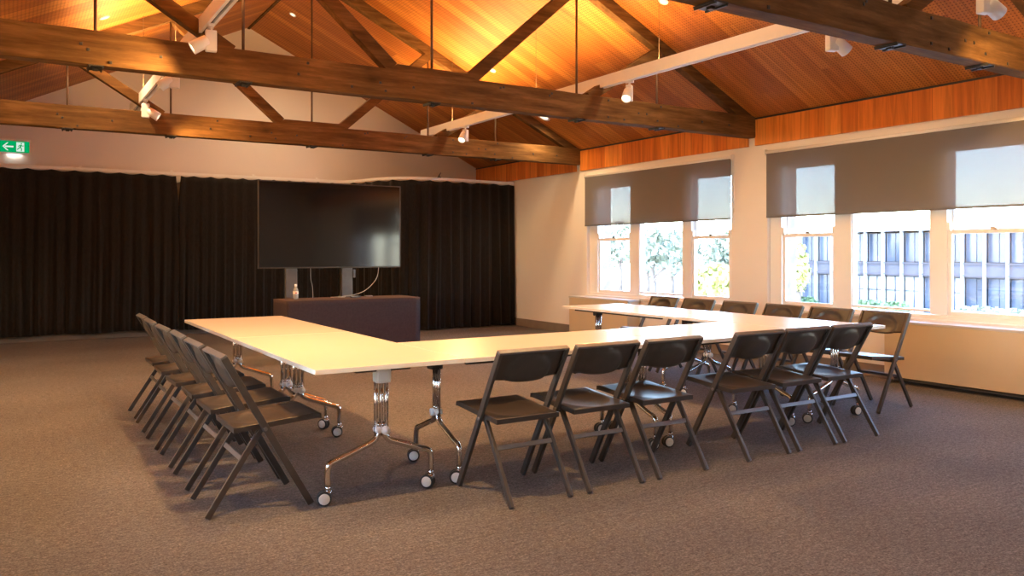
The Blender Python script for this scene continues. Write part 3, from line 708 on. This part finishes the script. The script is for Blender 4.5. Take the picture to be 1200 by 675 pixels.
def make_table(L, W, ins0, ins1, label, loc, rz, cap0=None, seed=0, span=.30, trail=0):
    """long folding table: length L along local x, width W along local y; ins0/ins1 = inset of the legs from the -x / +x end"""
    rnd = random.Random(seed)
    t = thing('folding_table', label, 'table', loc, rz, 'white folding tables on castors')
    bm = bmesh.new(); bx(bm, (0, 0, TH-.0125), (L-.006, W, .025), None, .002); obj('tabletop', bm, 'laminate', t)
    bm = bmesh.new()
    for s in (-1, 1):
        bxr(bm, (-L/2+.002, s*W/2-.001, TH-.0245), (L/2-.002, s*W/2+.0015, TH-.001)); bxr(bm, (s*(L/2-.004), -W/2, TH-.0245), (s*(L/2-.0025), W/2, TH-.001))
    obj('edge_band', bm, 'edge_band', t)
    bm = bmesh.new(); bxr(bm, (-L/2+ins0+.05, -.025, TH-.065), (L/2-ins1-.05, .025, TH-.025), .004)
    for s in (-1, 1): bxr(bm, (-L/2+ins0, s*(W/2-.10)-.012, TH-.05), (L/2-ins1, s*(W/2-.10)+.012, TH-.025), .003)
    obj('under_frame', bm, 'dark_steel', t)
    for e, ins in ((-1, ins0), (1, ins1)):
        x = e*(L/2-ins)
        lg = bpy.data.objects.new('leg', None); COL.objects.link(lg); lg.parent = t; lg.location = (x, 0, 0)
        bm = bmesh.new(); bxr(bm, (-.035, -.16, TH-.055), (.035, .16, TH-.026), .004)
        obj('top_plate', bm, 'dark_steel', lg)
        bm = bmesh.new(); bx(bm, (e*.012, 0, TH-.082), (.075, .085, .075), None, .014); obj('hinge_cover', bm, 'cream_plastic' if cap0 == e else 'dark_steel', lg)
        bm = bmesh.new()
        for yy in (-.030, 0, .030): cyl(bm, (0, yy, .33), (0, yy, TH-.06), .0115, 12)
        obj('column', bm, 'chrome', lg)
        bm = bmesh.new(); lathe(bm, [(.001, -.03), (.022, -.03), (.024, -.024), (.024, .024), (.022, .03), (.008, .03), (.007, .034), (.001, .034)], (0, .018, .36), 20, 'x')
        lathe(bm, [(.001, -.022), (.018, -.022), (.018, .022), (.001, .022)], (0, -.022, .365), 20, 'x'); obj('joint_hub', bm, 'white_plastic', lg)
        bm = bmesh.new()
        for s in (-1, 1):
            pts = smooth_curve([(0, s*.012, .40), (0, s*.016, .345), (0, s*.045, .305), (0, s*.12, .275), (0, s*(span-.07), .235), (0, s*(span-.015), .215), (0, s*span, .18), (0, s*(span+.002), .10)], 6)
            tube(bm, pts, .0165, 14)
        obj('foot_tubes', bm, 'chrome', lg)
        for s in (-1, 1): caster(lg, 0, s*span, R(148)-rz+rnd.uniform(-.45, .45))
    return t
ya = 3.925
# left arm (length along Y)
make_table(1.785, .845, .125, .17, 'left side table whose far end is nearest the black curtains', (1.713, ya+1.79*1.5, 0), R(-90), seed=2)
make_table(1.785, .845, .12, .175, 'table at the near left corner of the horseshoe, closest to the camera', (1.713, ya+1.79*.5, 0), R(-90), cap0=1, seed=1)
# front row (length along X)
make_table(1.62, .93, .055, .065, 'front row table abutting the near left corner table', (2.138+.81, ya+.465, 0), 0, seed=5, span=.29, trail=1)
make_table(1.395, .93, .065, .075, 'front row table between the middle chairs and the right side tables', (3.76+.70, ya+.465, 0), 0, seed=6, span=.29, trail=1)
# right arm
make_table(1.665, .83, .12, .16, 'right side table farthest from the camera, its end pointing at the screen', (5.585, ya+1.67*1.5, 0), R(-90), seed=8)
make_table(1.665, .83, .12, .17, 'table at the right end of the horseshoe beside the windows', (5.585, ya+1.67*.5, 0), R(-90), seed=9)

# ------------------------------------------------------------------ folding chairs
def make_chair(label, loc, rz, group):
    """local: faces +y, x across"""
    t = thing('folding_chair', label, 'chair', loc, rz, group)
    def rail_pt(z): return Vector((0, .26-.445*z/.8, z))
    d = (rail_pt(.8)-rail_pt(0)).normalized(); nrm = Vector((1,0,0)).cross(d)     # points forward/down
    for s in (-1, 1):
        bm = bmesh.new(); p = rail_pt(.004); q = rail_pt(.80)
        p.x = q.x = s*.2165; bar(bm, p, q, .021, .036, nrm, .004); obj('long_rail', bm, 'chair_metal', t)
        bm = bmesh.new(); bar(bm, (s*.189, -.26, .004), (s*.189, .012, .432), .020, .030, (0,1,0), .004); obj('rear_leg', bm, 'chair_metal', t)
        bm = bmesh.new(); cyl(bm, (s*.178, .018, .425), (s*.233, .018, .425), .010, 14); obj('pivot_pin', bm, 'chair_bar', t)
    bm = bmesh.new(); bx(bm, (0, -.26+.272*.62, .432*.62+.01), (.36, .012, .026), Matrix.Rotation(R(-30), 3, 'X'), .003); obj('stretcher', bm, 'chair_bar', t)
    bm = bmesh.new(); bx(bm, (0, .02, .412), (.40, .022, .016), None, .003)
    obj('cross_bar', bm, 'chair_metal', t)
    # seat: slab with a shallow oval dish
    def slab(nx, ny, W, D, th, dish, f_in):
        top, bot = [], []
        for i in range(nx+1):
            a, b = [], []
            for j in range(ny+1):
                x = -W/2+W*i/nx; y = D*j/ny; dz = f_in(x/(W/2), y/D)
                a.append(Vector((x, y, dz))); b.append(Vector((x, y, -th+min(0, dz)*.9)))
            top.append(a); bot.append(b)
        return top, bot
    def mk(bm, top, bot, tf):
        T = [[bm.verts.new(tf(v)) for v in r] for r in top]; B = [[bm.verts.new(tf(v)) for v in r] for r in bot]
        nx, ny = len(T)-1, len(T[0])-1
        for i in range(nx):
            for j in range(ny):
                for g, fl in ((T, 0), (B, 1)):
                    vs = (g[i][j], g[i+1][j], g[i+1][j+1], g[i][j+1]); f = bm.faces.new(vs[::-1] if fl else vs); f.smooth = True
        for i in range(nx):
            bm.faces.new((T[i][0], B[i][0], B[i+1][0], T[i+1][0])); bm.faces.new((T[i][ny], T[i+1][ny], B[i+1][ny], B[i][ny]))
        for j in range(ny):
            bm.faces.new((T[0][j], T[0][j+1], B[0][j+1], B[0][j])); bm.faces.new((T[nx][j], B[nx][j], B[nx][j+1], T[nx][j+1]))
    def dish_seat(u, v):
        r = (u/.80)**2+((v-.46)/.40)**2
        return -.014*max(0, 1-r)**.7 - (.006*((v-.93)/.07)**2 if v > .93 else 0)
    top, bot = slab(24, 24, .405, .455, .026, .014, dish_seat)
    sr = Matrix.Rotation(R(4.5), 3, 'X')
    bm = bmesh.new(); mk(bm, top, bot, lambda v: sr @ v + Vector((0, -.135, .440)))
    obj('seat', bm, 'chair_plastic', t)
    # backrest: panel along the rails, oval dish pushed backwards, lower edge curved
    h = .175
    def dish_back(u, v):
        r = (u/.70)**2+((v-.30)/.58)**2
        return -.030*max(0, 1-r)**.5
    top, bot = slab(28, 14, .412, h, .013, .02, dish_back)
    org = rail_pt(.80); ly = d; lz = -Vector((1,0,0)).cross(d)*-1
    lz = Vector((1,0,0)).cross(ly)          # face normal towards the sitter
    if lz.y < 0: lz = -lz
    def tf(v):
        u = v.x/.206; lower = .012*(1-u*u)      # bottom edge bows down in the middle
        s_ = v.y/h
        return org + Vector((v.x, 0, 0)) + ly*(-h+v.y - lower*(1-s_)) + lz*(v.z+.012)
    bm = bmesh.new(); mk(bm, top, bot, tf); obj('backrest', bm, 'chair_plastic', t)
    bm = bmesh.new(); bar(bm, org+Vector((-.227,0,0))+ly*.004, org+Vector((.227,0,0))+ly*.004, .014, .034, lz, .004); obj('top_edge', bm, 'chair_bar', t)
    return t
G1, G2, G3 = 'folding chairs along the left table', 'folding chairs along the front tables', 'folding chairs along the window side'
lab1 = ['dark folding chair nearest the camera in the left row, whole side visible', 'dark folding chair second from the camera in the left row', 'dark folding chair third from the camera in the left row',
        'dark folding chair fourth from the camera in the left row', 'dark folding chair second from the curtains in the left row', 'dark folding chair at the curtain end of the left row']
lab2 = ['dark folding chair leftmost in the front row, beside the chromed table foot', 'dark folding chair second from the left in the front row', 'dark folding chair third from the left in the front row',
        'dark folding chair fourth from the left in the front row', 'dark folding chair second from the right in the front row', 'dark folding chair rightmost in the front row, back turned to the camera']
lab3 = ['dark folding chair on the window side farthest from the camera', 'dark folding chair second farthest on the window side', 'dark folding chair third farthest on the window side',
        'dark folding chair under the left edge of the nearer window', 'dark folding chair on the window side next to the nearest one', 'dark folding chair nearest the camera on the window side, by the radiator cover']
proto = None
jit = random.Random(3)
def put(lab, x, y, rz, g):
    global proto
    if proto is None: proto = make_chair(lab, (x, y, 0), rz, g); return
    c = dup(proto, (x, y, 0), rz, lab); c['group'] = g
for y, l in zip((4.385, 4.955, 5.505, 6.05, 6.665, 7.22), lab1): put(l, 1.09+jit.uniform(-.008, .008), y, R(-90+jit.uniform(-1, 1)), G1)
for x, l in zip((2.385, 2.895, 3.405, 4.165, 4.645, 5.12), lab2): put(l, x, 3.795, R(jit.uniform(-.8, .8)), G2)
for y, l in zip((7.05, 6.49, 5.90, 5.34, 4.79, 4.25), lab3): put(l, 6.315, y, R(90+jit.uniform(-1.5, 1.5)), G3)

# ------------------------------------------------------------------ roller blinds
def blind(y0, y1, label, loc_z=2.555, zb=1.752):
    t = thing('roller_blind', label, 'roller blind', (XR-.04, (y0+y1)/2, loc_z))
    w = y0-y1
    bm = bmesh.new(); bxr(bm, (-.002, -w/2, zb-loc_z+.02), (.0, w/2, -.02)); obj('blind_fabric', bm, 'blind', t)
    bm = bmesh.new(); cyl(bm, (.012, -w/2-.01, -.005), (.012, w/2+.01, -.005), .022, 16); obj('roller_tube', bm, 'trim_paint', t)
    bm = bmesh.new(); bxr(bm, (-.006, -w/2, zb-loc_z), (.004, w/2, zb-loc_z+.022), .002); obj('hem_bar', bm, M['tv_metal'], t)
    for s in (-1, 1):
        bm = bmesh.new(); bxr(bm, (-.02, s*(w/2+.012)-.006, -.035), (.04, s*(w/2+.012)+.006, .03), .003); obj('bracket', bm, 'trim_paint', t)
    return t
b1 = blind(10.36, 7.27, 'grey see-through roller blind half lowered over the farther window')
bm = bmesh.new()
ch = [(0, -w_, z_) for w_, z_ in ((1.60, 0), (1.60, -.40), (1.60, -.66))]
tube(bm, [(-.02, -1.575, 0), (-.022, -1.595, -.45), (-.02, -1.60, -.66)], .003, 6); tube(bm, [(-.02, -1.60, 0), (-.02, -1.62, -.45), (-.02, -1.615, -.66)], .003, 6)
obj('pull_chain', bm, 'white_plastic', b1)
bm = bmesh.new(); lathe(bm, [(.004, -.72), (.009, -.71), (.008, -.67), (.003, -.65)], (-.02, -1.607, 0), 12); obj('chain_weight', bm, 'cream_plastic', b1)
blind(6.70, 3.60, 'grey see-through roller blind half lowered over the nearer window')
blind(3.10, 0, 'grey see-through roller blind over the window beside the camera, outside the photo')

# ------------------------------------------------------------------ radiator covers under the windows
def cover(y0, y1, label, top=.635):
    t = thing('radiator_cover', label, 'radiator cover', (XR-.125, (y0+y1)/2, 0))
    w = y0-y1
    bm = bmesh.new(); bxr(bm, (-.125, -w/2, .065), (-.105, w/2, top-.025), .004); obj('front_panel', bm, 'convector_paint', t)
    for s in (-1, 1):
        bm = bmesh.new(); bxr(bm, (-.104, s*w/2-.010, .065), (.105, s*w/2+.010, top-.025), .003); obj('end_panel', bm, 'convector_paint', t)
    bm = bmesh.new(); bxr(bm, (-.13, -w/2-.012, top-.025), (.105, w/2+.012, top), .004); obj('top_lid', bm, 'convector_top', t)
    bm = bmesh.new(); bxr(bm, (-.03, -w/2+.05, 0), (.08, w/2-.05, .06)); obj('plinth', bm, 'dark_steel', t)
    bm = bmesh.new(); cyl(bm, (-.06, -w/2+.08, .04), (-.06, w/2-.08, .04), .012, 12); obj('pipe', bm, 'skirting', t)
    return t
cover(10.50, 9.06, 'tan radiator cover under the farther window behind the table end')
cover(5.0, .10, 'long tan radiator cover under the nearer window running out of the photo')

# ------------------------------------------------------------------ outside
GZ = -2.4
box_obj('yard_ground', (XR+.5, -60, GZ-.3), (160, 160, GZ), 'concrete', kind='structure').name = 'ground'
# low office building with white fins
def office(name, x0, yA, yB, label, floors=2, fin=1.2):
    t = thing(name, label, 'building', (x0, (yA+yB)/2, GZ)); L = yB-yA; h = 5.15
    bm = bmesh.new(); bxr(bm, (.5, -L/2, 0), (14, L/2, h-.2)); obj('body', bm, 'office_panel', t)
    bm = bmesh.new(); bxr(bm, (-.2, -L/2-.1, h-.12), (14.2, L/2+.1, h+.0)); obj('roof', bm, 'office_white', t)
    bm = bmesh.new(); bxr(bm, (.1, -L/2, 2.35), (.5, L/2, 3.15)); obj('spandrel', bm, 'office_panel', t)
    bm = bmesh.new(); bxr(bm, (-.05, -L/2, 3.10), (.02, L/2, 3.16)); bxr(bm, (-.05, -L/2, 2.45), (.0, L/2, 2.50)); obj('railing', bm, 'office_panel', t)
    n = int(L/fin); rr = random.Random(4)
    for i in range(n):
        y = -L/2+fin*(i+.5)
        for z0, z1 in ((.05, 2.3), (3.2, h-.25)):
            bm = bmesh.new(); bxr(bm, (.3, y-fin/2+.05, z0), (.38, y+fin/2-.05, z1))
            wd = obj('window', bm, 'pale_window' if (z0 < 1 and rr.random() < .45) else 'office_glass', t)
            bm = bmesh.new(); bxr(bm, (.26, y-.03, z0), (.3, y+.03, z1)); bxr(bm, (.26, y-fin/2+.05, (z0+z1)/2-.03+.3), (.3, y+fin/2-.05, (z0+z1)/2+.03+.3)); obj('glazing_bar', bm, 'office_glass', wd)
    for i in range(n+1):
        y = -L/2+fin*i
        bm = bmesh.new(); bxr(bm, (-.12, y-.045, 0.0), (.1, y+.045, h-.1)); obj('fin', bm, 'office_white', t)
    return t
office('office_building', 45, 14.0, 36.0, 'two storey glazed office building with white upright fins seen through the nearer window')
# trees
def crown(bm, c, r, n, rnd, leaf=.35):
    for _ in range(n):
        d = Vector((rnd.gauss(0,1), rnd.gauss(0,1), rnd.gauss(0,1))).normalized(); k = rnd.uniform(.45, 1)**.5
        p = Vector(c)+Vector((d.x*r[0], d.y*r[1], d.z*r[2]))*k
        a = Vector((rnd.gauss(0,1), rnd.gauss(0,1), rnd.gauss(0,1))).normalized(); b = a.orthogonal().normalized(); c2 = a.cross(b)
        s = leaf*rnd.uniform(.5, 1.2)
        vs = [bm.verts.new(p+b*s), bm.verts.new(p+c2*s*.6), bm.verts.new(p-b*s), bm.verts.new(p-c2*s*.6)]
        bm.faces.new(vs)
def tree(x, y, h, w, m, label, seed, name='broadleaf_tree', n=900):
    rnd = random.Random(seed)
    t = thing(name, label, 'tree', (x, y, GZ), 0, 'trees beyond the yard')
    bm = bmesh.new()
    tube(bm, [(0,0,0), (.1,0,h*.25), (-.05,.1,h*.5), (.1,0,h*.8)], [.22,.17,.12,.04], 9)
    for k in range(5):
        a = rnd.uniform(0, 6.28); tube(bm, [(0,0,h*(.3+.07*k)), (math.cos(a)*w*.25, math.sin(a)*w*.25, h*(.5+.07*k))], [.09,.03], 7)
    obj('trunk', bm, 'bark', t)
    bm = bmesh.new()
    for k in range(7):
        a = rnd.uniform(0, 6.28); rr = rnd.uniform(0, .3)*w
        crown(bm, (math.cos(a)*rr, math.sin(a)*rr, h*rnd.uniform(.45, .85)), (w*.32, w*.32, h*.2), n//7, rnd, .22+.02*w)
    obj('crown', bm, m, t); return t
tr = [(52, 69, 5.2, 5, 'leaf_a', 'pale tree seen through the far left pane'), (50, 60.5, 6.6, 4.6, 'leaf_a', 'tree beyond the white yard seen at the left of the centre pane'),
      (49, 55.5, 4.6, 4, 'leaf_a', 'low round tree in the middle of the farther window'), (47, 50.2, 5.4, 4.6, 'leaf_a', 'dense tree at the right of the centre pane'),
      (39, 43.5, 5.4, 5.5, 'leaf_a', 'grey green tree seen through the right pane of the farther window'), (32, 31.0, 3.0, 3.6, 'leaf_b', 'low yellow green bush tree at the bottom of the right pane'),
      (45, 42.8, 5.6, 4.0, 'leaf_a', 'pale tree beside the left corner of the office building'), (40, 31.9, 4.4, 1.8, 'leaf_b', 'small yellow tree beside the office building'),
      (58, 88, 7.5, 7, 'leaf_a', 'tall tree farthest left beyond the yard')]
for i, (x, y, h, w, mm, lab) in enumerate(tr): tree(x, y, h, w, mm, lab, 20+i)
for i, (y, w, lab) in enumerate(((33.5, 2.6, 'clipped hedge in front of the left end of the office building'), (28.5, 4.6, 'clipped hedge in front of the middle of the office building'), (20.5, 6.0, 'clipped hedge in front of the right end of the office building'))):
    rnd = random.Random(50+i); bm = bmesh.new(); bxr(bm, (-.4, -w/2+.1, 0), (.4, w/2-.1, .75))
    for _ in range(500):
        p = Vector((rnd.uniform(-.5, .5), rnd.uniform(-w/2, w/2), rnd.uniform(.05, .95))); a = Vector((rnd.gauss(0,1), rnd.gauss(0,1), rnd.gauss(0,1))).normalized(); b = a.orthogonal().normalized()*.14; c2 = a.cross(b)
        bm.faces.new([bm.verts.new(p+b), bm.verts.new(p+c2), bm.verts.new(p-b), bm.verts.new(p-c2)])
    o = obj('hedge', bm, 'leaf_c' if i != 2 else 'leaf_a'); o.location = (42, y, GZ); tag(o, lab, 'hedge', 'hedges by the office building')
